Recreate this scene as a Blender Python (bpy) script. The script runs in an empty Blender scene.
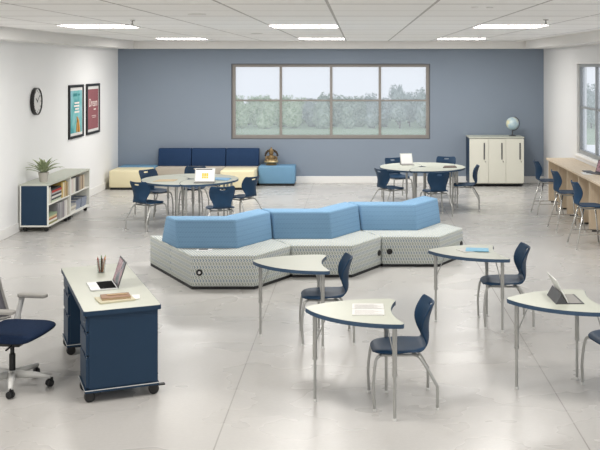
import bpy, bmesh, math, random
from mathutils import Vector, Matrix
random.seed(7)
PI = math.pi
def R(d): return math.radians(d)
S = bpy.context.scene
C = S.collection

# ------------------------------------------------------------------ materials
def lin(h):
    h = h.lstrip('#')
    o = []
    for i in (0, 2, 4):
        c = int(h[i:i+2], 16) / 255
        o.append(c/12.92 if c <= .04045 else ((c+.055)/1.055)**2.4)
    return (*o, 1)
class NT:
    def __init__(s, name):
        s.m = bpy.data.materials.new(name); s.m.use_nodes = True
        s.t = s.m.node_tree; s.b = s.t.nodes['Principled BSDF']; s.out = s.t.nodes['Material Output']
    def n(s, typ, **kw):
        x = s.t.nodes.new(typ)
        for k, v in kw.items():
            if k in x.inputs.keys(): x.inputs[k].default_value = v
            else: setattr(x, k, v)
        return x
    def l(s, a, b): s.t.links.new(a, b)
    def math(s, op, a, b=None, clamp=False):
        x = s.t.nodes.new('ShaderNodeMath'); x.operation = op; x.use_clamp = clamp
        for i, v in enumerate((a, b)):
            if v is None: continue
            if isinstance(v, (int, float)): x.inputs[i].default_value = v
            else: s.l(v, x.inputs[i])
        return x.outputs[0]
    def mix(s, fac, a, b):
        x = s.t.nodes.new('ShaderNodeMix'); x.data_type = 'RGBA'
        for i, v in ((0, fac), (6, a), (7, b)):
            if isinstance(v, (int, float, tuple)): x.inputs[i].default_value = v
            else: s.l(v, x.inputs[i])
        return x.outputs[2]
def mat(name, col, rough=.5, metal=0., spec=.5, var=.06, scale=6., stretch=None, bump=0.):
    """plain surface with a little procedural noise in its colour"""
    k = NT(name); c = lin(col)
    tc = k.n('ShaderNodeTexCoord'); v = tc.outputs['Object']
    if stretch:
        mp = k.n('ShaderNodeMapping'); mp.inputs['Scale'].default_value = stretch
        k.l(v, mp.inputs['Vector']); v = mp.outputs[0]
    nz = k.n('ShaderNodeTexNoise', Scale=scale, Detail=3.); k.l(v, nz.inputs['Vector'])
    lo = tuple(x*(1-var) for x in c[:3])+(1,); hi = tuple(min(1, x*(1+var)) for x in c[:3])+(1,)
    k.l(k.mix(nz.outputs['Fac'], lo, hi), k.b.inputs['Base Color'])
    k.b.inputs['Roughness'].default_value = rough; k.b.inputs['Metallic'].default_value = metal
    k.b.inputs['Specular IOR Level'].default_value = spec
    if bump:
        bp = k.n('ShaderNodeBump', Strength=bump, Distance=.01); k.l(nz.outputs['Fac'], bp.inputs['Height']); k.l(bp.outputs[0], k.b.inputs['Normal'])
    return k.m
M = {}
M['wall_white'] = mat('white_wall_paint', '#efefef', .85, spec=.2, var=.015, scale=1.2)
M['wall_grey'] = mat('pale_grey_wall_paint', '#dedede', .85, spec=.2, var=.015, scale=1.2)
M['wall_blue'] = mat('slate_blue_wall_paint', '#8994a2', .8, spec=.2, var=.03, scale=.8)
M['soffit'] = mat('soffit_paint', '#e4e2df', .85, spec=.2, var=.01)
M['trim'] = mat('white_trim_paint', '#eeedeb', .5, var=.01)
M['navy'] = mat('navy_laminate', '#203850', .5, spec=.28, var=.04, scale=3)
M['navy_dark'] = mat('navy_edge', '#1b3048', .5, spec=.3, var=.03)
M['edge'] = mat('blue_edge_band', '#3b526b', .5, spec=.35, var=.03)
M['top'] = mat('pale_speckled_laminate', '#bfc2b6', .4, spec=.35, var=.04, scale=90)
M['white'] = mat('white_laminate', '#eaeae3', .45, spec=.35, var=.02)
M['cab'] = mat('ivory_laminate', '#dddcd0', .45, spec=.35, var=.02)
M['shell'] = mat('navy_chair_plastic', '#1a3854', .5, spec=.28, var=.05, scale=4)
M['steel'] = mat('silver_leg_metal', '#b2b2af', .35, metal=.55, var=.04)
M['chrome'] = mat('chrome_metal', '#cfcfcc', .22, metal=.9, var=.03)
M['black'] = mat('black_plastic', '#1a1b1d', .45, var=.1)
M['keys'] = mat('matte_black_keys', '#0b0b0c', .8, spec=.05, var=.1)
M['plinth'] = mat('black_plinth', '#15171a', .6, var=.1)
M['dkgrey'] = mat('dark_grey_plastic', '#4a4b4e', .5, var=.06)
M['ltplastic'] = mat('light_grey_plastic', '#d9d9d6', .4, var=.03)
M['padgrey'] = mat('grey_arm_pad', '#969490', .6, var=.04)
M['meshgrey'] = mat('grey_mesh_fabric', '#6c6b71', .85, spec=.1, var=.15, scale=140)
M['seatblue'] = mat('navy_seat_fabric', '#212f48', .9, spec=.1, var=.25, scale=60, bump=.2)
M['cream'] = mat('cream_vinyl', '#eae0bd', .55, spec=.3, var=.02)
M['ltblue'] = mat('light_blue_vinyl', '#6d96b5', .6, spec=.3, var=.05)
M['navyfab'] = mat('navy_upholstery', '#223a5c', .75, spec=.2, var=.08, scale=20)
M['taupe'] = mat('taupe_upholstery', '#b5ada2', .8, spec=.2, var=.05, scale=20)
M['rimblack'] = mat('black_rim', '#141414', .4, var=.05)
M['paper'] = mat('white_paper', '#dedddb', .7, spec=.2, var=.015, scale=20)
M['tan'] = mat('tan_card', '#cdb795', .7, var=.06, scale=12)
M['brown'] = mat('brown_leather', '#94735a', .6, var=.1, scale=14)
M['yellowish'] = mat('pale_yellow_cover', '#cdc6ac', .6, var=.05)
M['silver'] = mat('silver_aluminium', '#d8d9da', .35, metal=.35, var=.02)
M['bookblue'] = mat('light_blue_cover', '#7fc0e0', .6, var=.2, scale=18)
M['concrete_pot'] = mat('grey_ceramic', '#bdb8b0', .7, var=.05)
M['leaf'] = mat('plant_leaf', '#9ba583', .5, spec=.35, var=.45, scale=25)
M['soil'] = mat('potting_soil', '#3a2e24', .95, var=.2, scale=40)
M['trunk'] = mat('tree_bark', '#6f6658', .95, var=.2)
M['lawn'] = mat('lawn_grass', '#a9b897', .95, spec=.1, var=.15, scale=.05)
M['frame'] = mat('taupe_window_frame', '#908b86', .5, var=.03)
M['frame_dark'] = mat('window_reveal', '#5f636a', .6, var=.03)
M['frame_light'] = mat('light_window_frame', '#96999b', .45, var=.03)
M['bronze'] = mat('aged_gold', '#8a7350', .4, metal=.6, var=.5, scale=18)

def emit_mat(name, col, st):
    k = NT(name)
    e = k.n('ShaderNodeEmission', Color=lin(col), Strength=st); k.l(e.outputs[0], k.out.inputs[0]); return k.m
M['lamp_dim'] = emit_mat('dimmed_light_diffuser', '#fffaf3', 20.0)
M['lamp'] = emit_mat('light_diffuser', '#fffcf7', 28.5)

def floor_mat():
    k = NT('polished_concrete'); tc = k.n('ShaderNodeTexCoord')
    n1 = k.n('ShaderNodeTexNoise', Scale=.5, Detail=4., Roughness=.55); k.l(tc.outputs['Object'], n1.inputs['Vector'])
    mp = k.n('ShaderNodeMapping'); mp.inputs['Scale'].default_value = (1.0, 1.5, 1); k.l(tc.outputs['Object'], mp.inputs['Vector'])
    n2 = k.n('ShaderNodeTexNoise', Scale=.9, Detail=3., Roughness=.5); k.l(mp.outputs[0], n2.inputs['Vector'])
    f = k.math('ADD', k.math('MULTIPLY', n1.outputs['Fac'], .6), k.math('MULTIPLY', n2.outputs['Fac'], .4))
    mr = k.n('ShaderNodeMapRange'); mr.inputs['From Min'].default_value = .2; mr.inputs['From Max'].default_value = .8
    k.l(f, mr.inputs['Value'])
    col = k.mix(mr.outputs[0], lin('#b5b3b0'), lin('#c3c1be'))
    n3 = k.n('ShaderNodeTexNoise', Scale=26., Detail=5., Roughness=.7); k.l(mp.outputs[0], n3.inputs['Vector'])
    g3 = k.math('ADD', .90, k.math('MULTIPLY', n3.outputs['Fac'], .2)); hs = k.n('ShaderNodeHueSaturation'); k.l(col, hs.inputs['Color']); k.l(g3, hs.inputs['Value']); col = hs.outputs[0]
    # saw-cut joints running away from the viewer every 2.71 m and far apart across
    sp = k.n('ShaderNodeSeparateXYZ'); k.l(tc.outputs['Object'], sp.inputs[0])
    fx = k.math('ABSOLUTE', k.math('SUBTRACT', k.math('FRACT', k.math('DIVIDE', k.math('ADD', sp.outputs[0], 1.04+27.1+1.355), 2.71)), .5))
    jx = k.math('MULTIPLY', k.math('LESS_THAN', fx, .002), k.math('GREATER_THAN', sp.outputs[0], -2.))
    col = k.mix(k.math('MULTIPLY', jx, .5), col, lin('#6d6863'))
    k.l(col, k.b.inputs['Base Color'])
    rr = k.n('ShaderNodeMapRange'); rr.inputs['From Min'].default_value = .3; rr.inputs['From Max'].default_value = .7
    rr.inputs['To Min'].default_value = .24; rr.inputs['To Max'].default_value = .32
    k.l(n2.outputs['Fac'], rr.inputs['Value']); k.l(rr.outputs[0], k.b.inputs['Roughness'])
    k.b.inputs['Specular IOR Level'].default_value = .45
    return k.m
M['floor'] = floor_mat()
def ceil_mat():
    k = NT('ceiling_tile_grid'); tc = k.n('ShaderNodeTexCoord')
    sp = k.n('ShaderNodeSeparateXYZ'); k.l(tc.outputs['Object'], sp.inputs[0])
    def lines(v, off, step, w):
        f = k.math('FRACT', k.math('DIVIDE', k.math('ADD', v, off+step*40+step/2), step))
        return k.math('LESS_THAN', k.math('ABSOLUTE', k.math('SUBTRACT', f, .5)), w/step)
    g = k.math('MAXIMUM', lines(sp.outputs[0], .274, .969, .014), lines(sp.outputs[1], -8.78, 2.14, .035))
    g2 = lines(sp.outputs[1], -9.85, 2.14, .02)
    n = k.n('ShaderNodeTexNoise', Scale=60., Detail=2.); k.l(tc.outputs['Object'], n.inputs['Vector'])
    col = k.mix(n.outputs['Fac'], lin('#f5f4f2'), lin('#fbfaf8'))
    col = k.mix(k.math('MULTIPLY', g2, .5), col, lin('#a9a6a3'))
    col = k.mix(k.math('MULTIPLY', g, .8), col, lin('#aaa7a4'))
    k.l(col, k.b.inputs['Base Color']); k.b.inputs['Roughness'].default_value = .9
    k.b.inputs['Specular IOR Level'].default_value = .15
    return k.m
M['ceiling'] = ceil_mat()
def wood_mat():
    k = NT('pale_oak'); tc = k.n('ShaderNodeTexCoord')
    mp = k.n('ShaderNodeMapping'); mp.inputs['Scale'].default_value = (9, .8, 1.2); k.l(tc.outputs['Object'], mp.inputs['Vector'])
    n = k.n('ShaderNodeTexNoise', Scale=3., Detail=6., Roughness=.6); k.l(mp.outputs[0], n.inputs['Vector'])
    k.l(k.mix(n.outputs['Fac'], lin('#bba78e'), lin('#e2d2ba')), k.b.inputs['Base Color'])
    k.b.inputs['Roughness'].default_value = .5
    return k.m
M['wood'] = wood_mat()
def weave_mat(name, base, dash, alt, du, dv, fill, rough=.85):
    """small slanted stitches in rows, laid out on the seat's own UVs (metres)"""
    k = NT(name); uv = k.n('ShaderNodeUVMap'); sp = k.n('ShaderNodeSeparateXYZ'); k.l(uv.outputs[0], sp.inputs[0])
    r = k.math('DIVIDE', sp.outputs[1], dv); fr = k.math('FRACT', r); rowi = k.math('FLOOR', r)
    odd = k.math('FRACT', k.math('MULTIPLY', rowi, .5))                  # 0 or .5
    zig = k.math('MULTIPLY', k.math('ABSOLUTE', k.math('SUBTRACT', fr, .5)), .9)
    fu = k.math('FRACT', k.math('ADD', k.math('DIVIDE', sp.outputs[0], du), k.math('ADD', zig, odd)))
    m = k.math('MULTIPLY', k.math('LESS_THAN', fu, fill), k.math('GREATER_THAN', fr, .16))
    col = k.mix(m, lin(base), k.mix(k.math('MULTIPLY', odd, 2.), lin(dash), lin(alt)))
    k.l(col, k.b.inputs['Base Color']); k.b.inputs['Roughness'].default_value = rough
    k.b.inputs['Specular IOR Level'].default_value = .15
    return k.m
M['weave'] = weave_mat('patterned_seat_fabric', '#c8cac6', '#8494a0', '#949d93', .036, .042, .42)
M['weaveblue'] = weave_mat('blue_textured_fabric', '#80a3c1', '#678cad', '#7096b6', .02, .03, .4)
def leaf_mat(name, a, b):
    k = NT(name); tc = k.n('ShaderNodeTexCoord')
    n = k.n('ShaderNodeTexNoise', Scale=1.1, Detail=5.); k.l(tc.outputs['Object'], n.inputs['Vector'])
    mr = k.n('ShaderNodeMapRange'); mr.inputs['From Min'].default_value = .35; mr.inputs['From Max'].default_value = .65
    k.l(n.outputs['Fac'], mr.inputs['Value'])
    k.l(k.mix(mr.outputs[0], lin(a), lin(b)), k.b.inputs['Base Color'])
    k.b.inputs['Roughness'].default_value = .9; k.b.inputs['Specular IOR Level'].default_value = .1
    return k.m
M['crown_a'] = leaf_mat('hazed_green_foliage', '#97ad7e', '#d9e2c5')  # leaf colours below are paled to bake in aerial haze
M['crown_b'] = leaf_mat('hazed_grey_green_foliage', '#8f9e8a', '#c2ccbc')
M['crown_c'] = leaf_mat('hazed_grey_foliage', '#9eaaa2', '#c6cdc8')
def pane_mat():
    """clear glass with a milky veil painting in outdoor haze: mostly see-through"""
    k = NT('haze_veil_glass')
    tr = k.n('ShaderNodeBsdfTransparent', Color=(.97, .98, 1, 1)); tl = k.n('ShaderNodeBsdfTranslucent', Color=(.93, .94, .95, 1))
    n = k.n('ShaderNodeTexNoise', Scale=.6); tc = k.n('ShaderNodeTexCoord'); k.l(tc.outputs['Object'], n.inputs['Vector'])
    f = k.math('ADD', .17, k.math('MULTIPLY', n.outputs['Fac'], .06))  # share of white veil that stands in for haze over the view
    mx = k.n('ShaderNodeMixShader'); k.l(f, mx.inputs[0]); k.l(tr.outputs[0], mx.inputs[1]); k.l(tl.outputs[0], mx.inputs[2])
    k.l(mx.outputs[0], k.out.inputs[0]); return k.m
M['pane'] = pane_mat()
def glass_mat():
    k = NT('clear_tumbler_glass')
    tr = k.n('ShaderNodeBsdfTransparent', Color=(.9, .92, .92, 1)); gl = k.n('ShaderNodeBsdfGlossy', Roughness=.05)
    lw = k.n('ShaderNodeLayerWeight', Blend=.35); mx = k.n('ShaderNodeMixShader')
    k.l(k.math('MULTIPLY', lw.outputs['Facing'], .75), mx.inputs[0]); k.l(tr.outputs[0], mx.inputs[1]); k.l(gl.outputs[0], mx.inputs[2])
    k.l(mx.outputs[0], k.out.inputs[0]); return k.m
M['glass'] = glass_mat()
def screen_mat(name, a, b, c, scale):
    k = NT(name); tc = k.n('ShaderNodeTexCoord')
    n = k.n('ShaderNodeTexNoise', Scale=scale, Detail=2.); k.l(tc.outputs['Object'], n.inputs['Vector'])
    cr = k.n('ShaderNodeValToRGB'); e = cr.color_ramp.elements
    e[0].position = .35; e[0].color = lin(a); e[1].position = .65; e[1].color = lin(c)
    x = e.new(.5); x.color = lin(b); k.l(n.outputs['Fac'], cr.inputs[0])
    k.l(cr.outputs[0], k.b.inputs['Base Color']); k.l(cr.outputs[0], k.b.inputs['Emission Color'])
    k.b.inputs['Emission Strength'].default_value = .12; k.b.inputs['Roughness'].default_value = .2
    return k.m
M['screen_pink'] = screen_mat('screen_picture', '#1c2a38', '#a97f88', '#34495a', 7)
M['screen_white'] = screen_mat('screen_blank', '#f4f4f2', '#f8f8f6', '#ffffff', 3)
M['yellow'] = mat('yellow_tile', '#f0d53a', .6, var=.05)
M['teal'] = screen_mat('teal_print', '#3f9aa0', '#7cc3c2', '#9fcfdc', 2.2); M['maroon'] = mat('maroon_print', '#8f575d', .8, var=.12, scale=5)
for m_ in ('teal',): M[m_].node_tree.nodes['Principled BSDF'].inputs['Emission Strength'].default_value = 0
M['printlight'] = mat('pale_print', '#e6dcd6', .8, var=.03); M['orange'] = mat('orange_print', '#d79a55', .7, var=.05)
M['globe'] = screen_mat('globe_map', '#a9c4d2', '#c3d6da', '#dcd5ae', 6)
M['globe'].node_tree.nodes['Principled BSDF'].inputs['Emission Strength'].default_value = 0

# ------------------------------------------------------------------ mesh helpers
def bx(bm, x0, x1, y0, y1, z0, z1):
    v = [bm.verts.new((x, y, z)) for z in (z0, z1) for y in (y0, y1) for x in (x0, x1)]
    for f in ((0, 2, 3, 1), (4, 5, 7, 6), (0, 1, 5, 4), (2, 6, 7, 3), (0, 4, 6, 2), (1, 3, 7, 5)):
        bm.faces.new([v[i] for i in f])
    return v
def tube(bm, pts, r, n=10):
    pts = [Vector(p) for p in pts]
    rs = r if isinstance(r, (list, tuple)) else [r]*len(pts)
    t0 = (pts[1]-pts[0]).normalized()
    a = t0.orthogonal().normalized(); rings = []
    for i, p in enumerate(pts):
        if i == 0: t = t0
        elif i == len(pts)-1: t = (pts[i]-pts[i-1]).normalized()
        else: t = ((pts[i]-pts[i-1]).normalized()+(pts[i+1]-pts[i]).normalized()).normalized()
        a = (a-t*a.dot(t)).normalized(); b = t.cross(a)
        rings.append([bm.verts.new(p+(a*math.cos(2*PI*k/n)+b*math.sin(2*PI*k/n))*rs[i]) for k in range(n)])
    for i in range(len(rings)-1):
        for k in range(n):
            bm.faces.new((rings[i][k], rings[i][(k+1) % n], rings[i+1][(k+1) % n], rings[i+1][k]))
    bm.faces.new(rings[0][::-1]); bm.faces.new(rings[-1])
def smoothpath(pts, k=5):
    """Catmull-Rom through the points"""
    p = [Vector(q) for q in pts]; p = [p[0]*2-p[1]]+p+[p[-1]*2-p[-2]]; o = []
    for i in range(1, len(p)-2):
        for j in range(k):
            t = j/k
            o.append(.5*((2*p[i])+(p[i+1]-p[i-1])*t+(2*p[i-1]-5*p[i]+4*p[i+1]-p[i+2])*t*t+(3*p[i]-p[i-1]-3*p[i+1]+p[i+2])*t**3))
    o.append(p[-2]); return o
def lathe(bm, prof, n=24, c=(0, 0, 0), axis='z'):
    def P(r, z, a):
        x, y = r*math.cos(a), r*math.sin(a)
        if axis == 'z': q = (x, y, z)
        elif axis == 'y': q = (x, z, y)
        else: q = (z, x, y)
        return Vector(q)+Vector(c)
    rings = []
    for r, z in prof:
        if r < 1e-6: rings.append([bm.verts.new(P(0, z, 0))])
        else: rings.append([bm.verts.new(P(r, z, 2*PI*k/n)) for k in range(n)])
    for A, B in zip(rings, rings[1:]):
        for k in range(n):
            if len(A) == 1 and len(B) == 1: continue
            if len(A) == 1: bm.faces.new((A[0], B[k], B[(k+1) % n]))
            elif len(B) == 1: bm.faces.new((A[k], B[0], A[(k+1) % n]))
            else: bm.faces.new((A[k], B[k], B[(k+1) % n], A[(k+1) % n]))
    if len(rings[0]) > 1: bm.faces.new(rings[0][::-1])
    if len(rings[-1]) > 1: bm.faces.new(rings[-1])
def loft(bm, lo, hi, z0, z1, uv=False):
    """prism between two matching outlines; UVs in metres (round the sides, flat on top)"""
    a = [bm.verts.new((x, y, z0)) for x, y in lo]; b = [bm.verts.new((x, y, z1)) for x, y in hi]
    n = len(lo); lay = bm.loops.layers.uv.verify() if uv else None
    fs = [bm.faces.new(a[::-1]), bm.faces.new(b)]; L = 0.
    if uv:
        for f in fs:
            for lp in f.loops: lp[lay].uv = (lp.vert.co.x, lp.vert.co.y)
    for i in range(n):
        j = (i+1) % n; f = bm.faces.new((a[i], a[j], b[j], b[i]))
        d = (Vector(lo[j])-Vector(lo[i])).length
        if uv:
            for lp, q in zip(f.loops, ((L, z0), (L+d, z0), (L+d, z1), (L, z1))): lp[lay].uv = q
        L += d
    return fs
def obj(name, bm, m, parent=None, smooth=False, bevel=0, seg=2, sub=0, solid=0, fix=True, ang=None):
    if fix: bmesh.ops.recalc_face_normals(bm, faces=bm.faces)
    me = bpy.data.meshes.new(name); bm.to_mesh(me); bm.free()
    o = bpy.data.objects.new(name, me); C.objects.link(o)
    me.materials.append(M[m] if isinstance(m, str) else m)
    if smooth:
        for p in me.polygons: p.use_smooth = True
    if solid:
        d = o.modifiers.new('s', 'SOLIDIFY'); d.thickness = solid; d.offset = 0
    if bevel:
        d = o.modifiers.new('b', 'BEVEL'); d.width = bevel; d.segments = seg; d.limit_method = 'ANGLE'; d.angle_limit = R(35)
        if seg > 2:
            for p in me.polygons: p.use_smooth = True
            d.harden_normals = False
    if sub:
        d = o.modifiers.new('u', 'SUBSURF'); d.levels = sub; d.render_levels = sub
    if ang:
        me.set_sharp_from_angle(angle=R(ang))
    if parent: o.parent = parent
    return o
def B(*boxes):
    bm = bmesh.new()
    for b in boxes: bx(bm, *b)
    return bm
def T(*tubes, n=10):
    bm = bmesh.new()
    for p, r in tubes: tube(bm, p, r, n)
    return bm
def LA(prof, n=24, c=(0, 0, 0), axis='z'):
    bm = bmesh.new(); lathe(bm, prof, n, c, axis); return bm
def tag(o, label, cat, group=None, kind=None):
    o['label'] = label; o['category'] = cat
    if group: o['group'] = group
    if kind: o['kind'] = kind
    return o
def thing(name, label, cat, loc=(0, 0, 0), rz=0, group=None):
    o = bpy.data.objects.new(name, None); C.objects.link(o); o.empty_display_size = .1
    o.location = loc; o.rotation_euler = (0, 0, R(rz)); return tag(o, label, cat, group)
def struct(name, bm, m, parent=None, **k):
    o = obj(name, bm, m, parent, **k)
    if not parent: o['kind'] = 'structure'
    return o
def dup(o, loc=None, rz=None, label=None, parent=None):
    c = o.copy(); C.objects.link(c)
    if parent: c.parent = parent
    if loc is not None: c.location = loc
    if rz is not None: c.rotation_euler = (0, 0, R(rz))
    if label: c['label'] = label
    for ch in list(o.children): dup(ch, parent=c)
    return c
def glue(o, label=None): 
    if label: o['label'] = label
    return o

# ------------------------------------------------------------------ the room
XL, XR, YB, YF = -5.65, 4.37, 22.6, -3.0
HS, HC = 3.155, 3.33                      # soffit underside, ceiling
fl = struct('floor', B((XL-.3, XR+.3, YF, YB+.3, -.1, 0)), 'floor')
struct('ceiling', B((XL-.3, XR+.3, YF, YB+.3, HC, HC+.1)), 'ceiling')
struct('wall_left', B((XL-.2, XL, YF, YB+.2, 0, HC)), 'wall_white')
W1 = (-2.988, 1.70, 1.03, 2.81)        # back window opening
struct('wall_back', B((XL, W1[0], YB, YB+.2, 0, HC), (W1[1], XR, YB, YB+.2, 0, HC),
                      (W1[0], W1[1], YB, YB+.2, 0, W1[2]), (W1[0], W1[1], YB, YB+.2, W1[3], HC)), 'wall_blue')
W2 = (12.4, 19.2, 1.0, 2.82); W3 = (2.2, 9.6, 1.0, 2.82)
wl = [(XR, XR+.2, y0, y1, 0, HC) for y0, y1 in ((YF, W3[0]), (W3[1], W2[0]), (W2[1], YB+.2))]
for w in (W2, W3): wl += [(XR, XR+.2, w[0], w[1], 0, w[2]), (XR, XR+.2, w[0], w[1], w[3], HC)]
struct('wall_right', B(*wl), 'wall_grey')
struct('trim_1', B((XL, XL+.49, YF, YB, HS, HC)), 'soffit')
struct('trim_2', B((XR-.51, XR, YF, YB, HS, HC)), 'soffit')
struct('trim_3', B((XL+.49, XR-.51, YB-.5, YB, HS, HC)), 'soffit')
struct('baseboard_left', B((XL, XL+.018, YF, YB, 0, .16)), 'trim', bevel=.006)
struct('baseboard_back', B((XL+.018, XR-.018, YB-.018, YB, 0, .16)), 'trim', bevel=.006)
struct('baseboard_right', B((XR-.018, XR, YF, YB, 0, .16)), 'trim', bevel=.006)
def window(name, L, h0, h1, cols, hm, mframe, place, lining):
    """local: x along the wall, y into the wall, z up"""
    root = bpy.data.objects.new(name, None); C.objects.link(root); root['kind'] = 'structure'
    place(root)
    t, d = .075, .09
    obj('window_reveal', B((0, .02, 0, .2, h0, h1), (L-.02, L, 0, .2, h0, h1), (.02, L-.02, 0, .2, h1-.02, h1), (.02, L-.02, 0, .2, h0, h0+.02)), lining, root)
    obj('window_frame', B((.02, .02+t, .05, .05+d, h0+.02, h1-.02), (L-.02-t, L-.02, .05, .05+d, h0+.02, h1-.02),
                          (.02+t, L-.02-t, .05, .05+d, h1-.02-t*.8, h1-.02), (.02+t, L-.02-t, .05, .05+d, h0+.02, h0+.02+t)), mframe, root)
    for x in cols: obj('mullion', B((x-.03, x+.03, .06, .13, h0+.09, h1-.07)), mframe, root, bevel=.004)
    obj('transom_bar', B((.09, L-.09, .07, .12, hm-.02, hm+.02)), mframe, root, bevel=.004)
    xs = [.09]+list(cols)+[L-.09]
    for a, b in zip(xs, xs[1:]):
        obj('window_pane', B((a, b, .098, .104, h0+.09, h1-.07)), 'pane', root)
    return root
def pl1(r): r.location = (W1[0], YB, 0)
window('window_1', W1[1]-W1[0], W1[2], W1[3], [1.165, 2.355, 3.505], 1.94, 'frame', pl1, 'frame_dark')
def pl2(r): r.location = (XR, W2[1], 0); r.rotation_euler = (0, 0, -PI/2)
window('window_2', W2[1]-W2[0], W2[2], W2[3], [1.3, 2.6, 3.9, 5.3], 1.94, 'frame_light', pl2, 'trim')
def pl3(r): r.location = (XR, W3[1], 0); r.rotation_euler = (0, 0, -PI/2)
window('window_3', W3[1]-W3[0], W3[2], W3[3], [1.4, 2.9, 4.4, 5.9], 1.94, 'frame_light', pl3, 'trim')
struct('trim_4', B((XR-.03, XR, W2[0]-.04, W2[1]+.04, .965, 1.0)), 'trim', bevel=.004)

# ceiling lights: one 0.97 m square panel in every third bay
def make_light():
    t = thing('ceiling_light', 'x', 'ceiling light')
    obj('light_frame', B((-.48, .48, -.462, -.45, -.012, 0), (-.48, .48, .45, .462, -.012, 0), (-.48, -.468, -.45, .45, -.012, 0), (.468, .48, -.45, .45, -.012, 0)), 'soffit', t)
    bm = bmesh.new(); bm.faces.new([bm.verts.new(p) for p in ((-.468, -.45, -.006), (-.468, .45, -.006), (.468, .45, -.006), (.468, -.45, -.006))])
    obj('diffuser', bm, 'lamp', t, fix=False)
    return t
L0 = make_light()
lx = {'left': -3.665, 'middle': -.758, 'right': 2.149}
names = {6.64: 'nearest', 13.6: 'front', 20.0: 'rear', .2: 'behind'}
first = True
for Y, row in ((13.6, 'nearer row'), (20.02, 'farther row, close to the blue wall'), (7.18, 'row above the student desks'), (.76, 'row over the viewer')):
    for side, X in lx.items():
        lab = 'square lit ceiling panel at the %s of the %s' % (side, row)
        if first: L0.location = (X, Y, HC); L0['label'] = lab; first = False; L0['group'] = 'recessed ceiling light panels'
        else:
            d = dup(L0, (X, Y, HC), 0, lab)
            if Y < 10:                                  # unseen near rows, dimmed to keep the foreground from washing out
                for c in d.children:
                    if c.name.startswith('diffuser'): c.data = c.data.copy(); c.data.materials[0] = M['lamp_dim']
def sprinkler(X, Y, lab):
    t = thing('sprinkler_head', lab, 'sprinkler', (X, Y, HC), 0, 'ceiling sprinklers')
    obj('escutcheon', LA([(0, 0), (.035, 0), (.03, -.012), (0, -.012)], 16), 'chrome', t)
    obj('stem', LA([(0, -.01), (.008, -.01), (.008, -.05), (.018, -.055), (.018, -.06), (0, -.06)], 12), 'padgrey', t)
sprinkler(-2.79, 11.87, 'small sprinkler head on the ceiling beside the far left light of the front row')
sprinkler(2.29, 11.7, 'small sprinkler head on the ceiling above the front right light panel')
sprinkler(2.4, 19.0, 'small sprinkler head on the ceiling beside the rear right light panel')
for X, Y, lab in ((-1.757, 10.48, 'small round grey ceiling downlight nearer the viewer, left of centre'), (-1.78, 16.9, 'small round dark ceiling downlight nearer the blue wall, left of centre'),
                  (1.12, 9.2, 'left one of two small pale ceiling discs at upper right'), (1.27, 9.25, 'right one of two small pale ceiling discs at upper right')):
    t = thing('ceiling_downlight', lab, 'ceiling downlight', (X, Y, HC), 0, 'round ceiling fittings')  # round fittings taken for recessed downlights, modelled unlit
    big = X < 0; r = .1 if big else .035
    obj('rim', LA([(r*.8, 0), (r, 0), (r, -.008), (r*.8, -.008)], 20), 'soffit', t)
    obj('downlight_face', LA([(0, -.001), (r*.8, -.001), (r*.8, -.006), (0, -.006)], 20), 'dkgrey' if big else 'padgrey', t)

# ------------------------------------------------------------------ outdoors
struct('ground', B((-180, 260, 205, 320, -14.2, -14)), 'lawn')
def crown(seed, m):
    rnd = random.Random(seed); bm = bmesh.new()
    for k in range(12):
        a = rnd.random()*6.28; rr = rnd.random()*1.1; s = .9+rnd.random()*.7
        c = Vector((rr*math.cos(a), rr*math.sin(a), 1.6+rnd.random()*3.8)); s *= 1.25-.15*(c.z-2)
        g = bmesh.ops.create_icosphere(bm, subdivisions=3, radius=s, matrix=Matrix.Translation(c))
        for v in g['verts']: v.co += (v.co-c).normalized()*rnd.uniform(-.32, .32)
    for _ in range(420):                       # loose sprays of leaves
        a = rnd.random()*6.28; z = rnd.uniform(1.4, 6.6); r = rnd.uniform(1.0, 2.3)*(1.25-abs(z-3.4)*.2)
        c = Vector((r*math.cos(a), r*math.sin(a), z)); q = [c+Vector([rnd.uniform(-.35, .35) for _ in range(3)]) for _ in range(3)]
        bm.faces.new([bm.verts.new(v) for v in q])
    return obj('crown', bm, m, fix=False)
tree_kinds = [('green', 'crown_a'), ('grey-green', 'crown_b'), ('misty grey', 'crown_c')]
protos = []
rt = random.Random(3)
tree_spots = []
for r_ in range(5):
    for i in range(9): tree_spots.append((-38+(r_ % 2)*3.4+i*7.0+rt.uniform(-.4, .4), 256+r_*7.2+rt.uniform(-.4, .4)))
    for i in range(3): tree_spots.append((55+(r_ % 2)*3.4+i*7.0+rt.uniform(-.4, .4), 256+r_*7.2+rt.uniform(-.4, .4)))
kin = {}
tn = {'green': 0, 'grey-green': 0, 'misty grey': 0}
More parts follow.
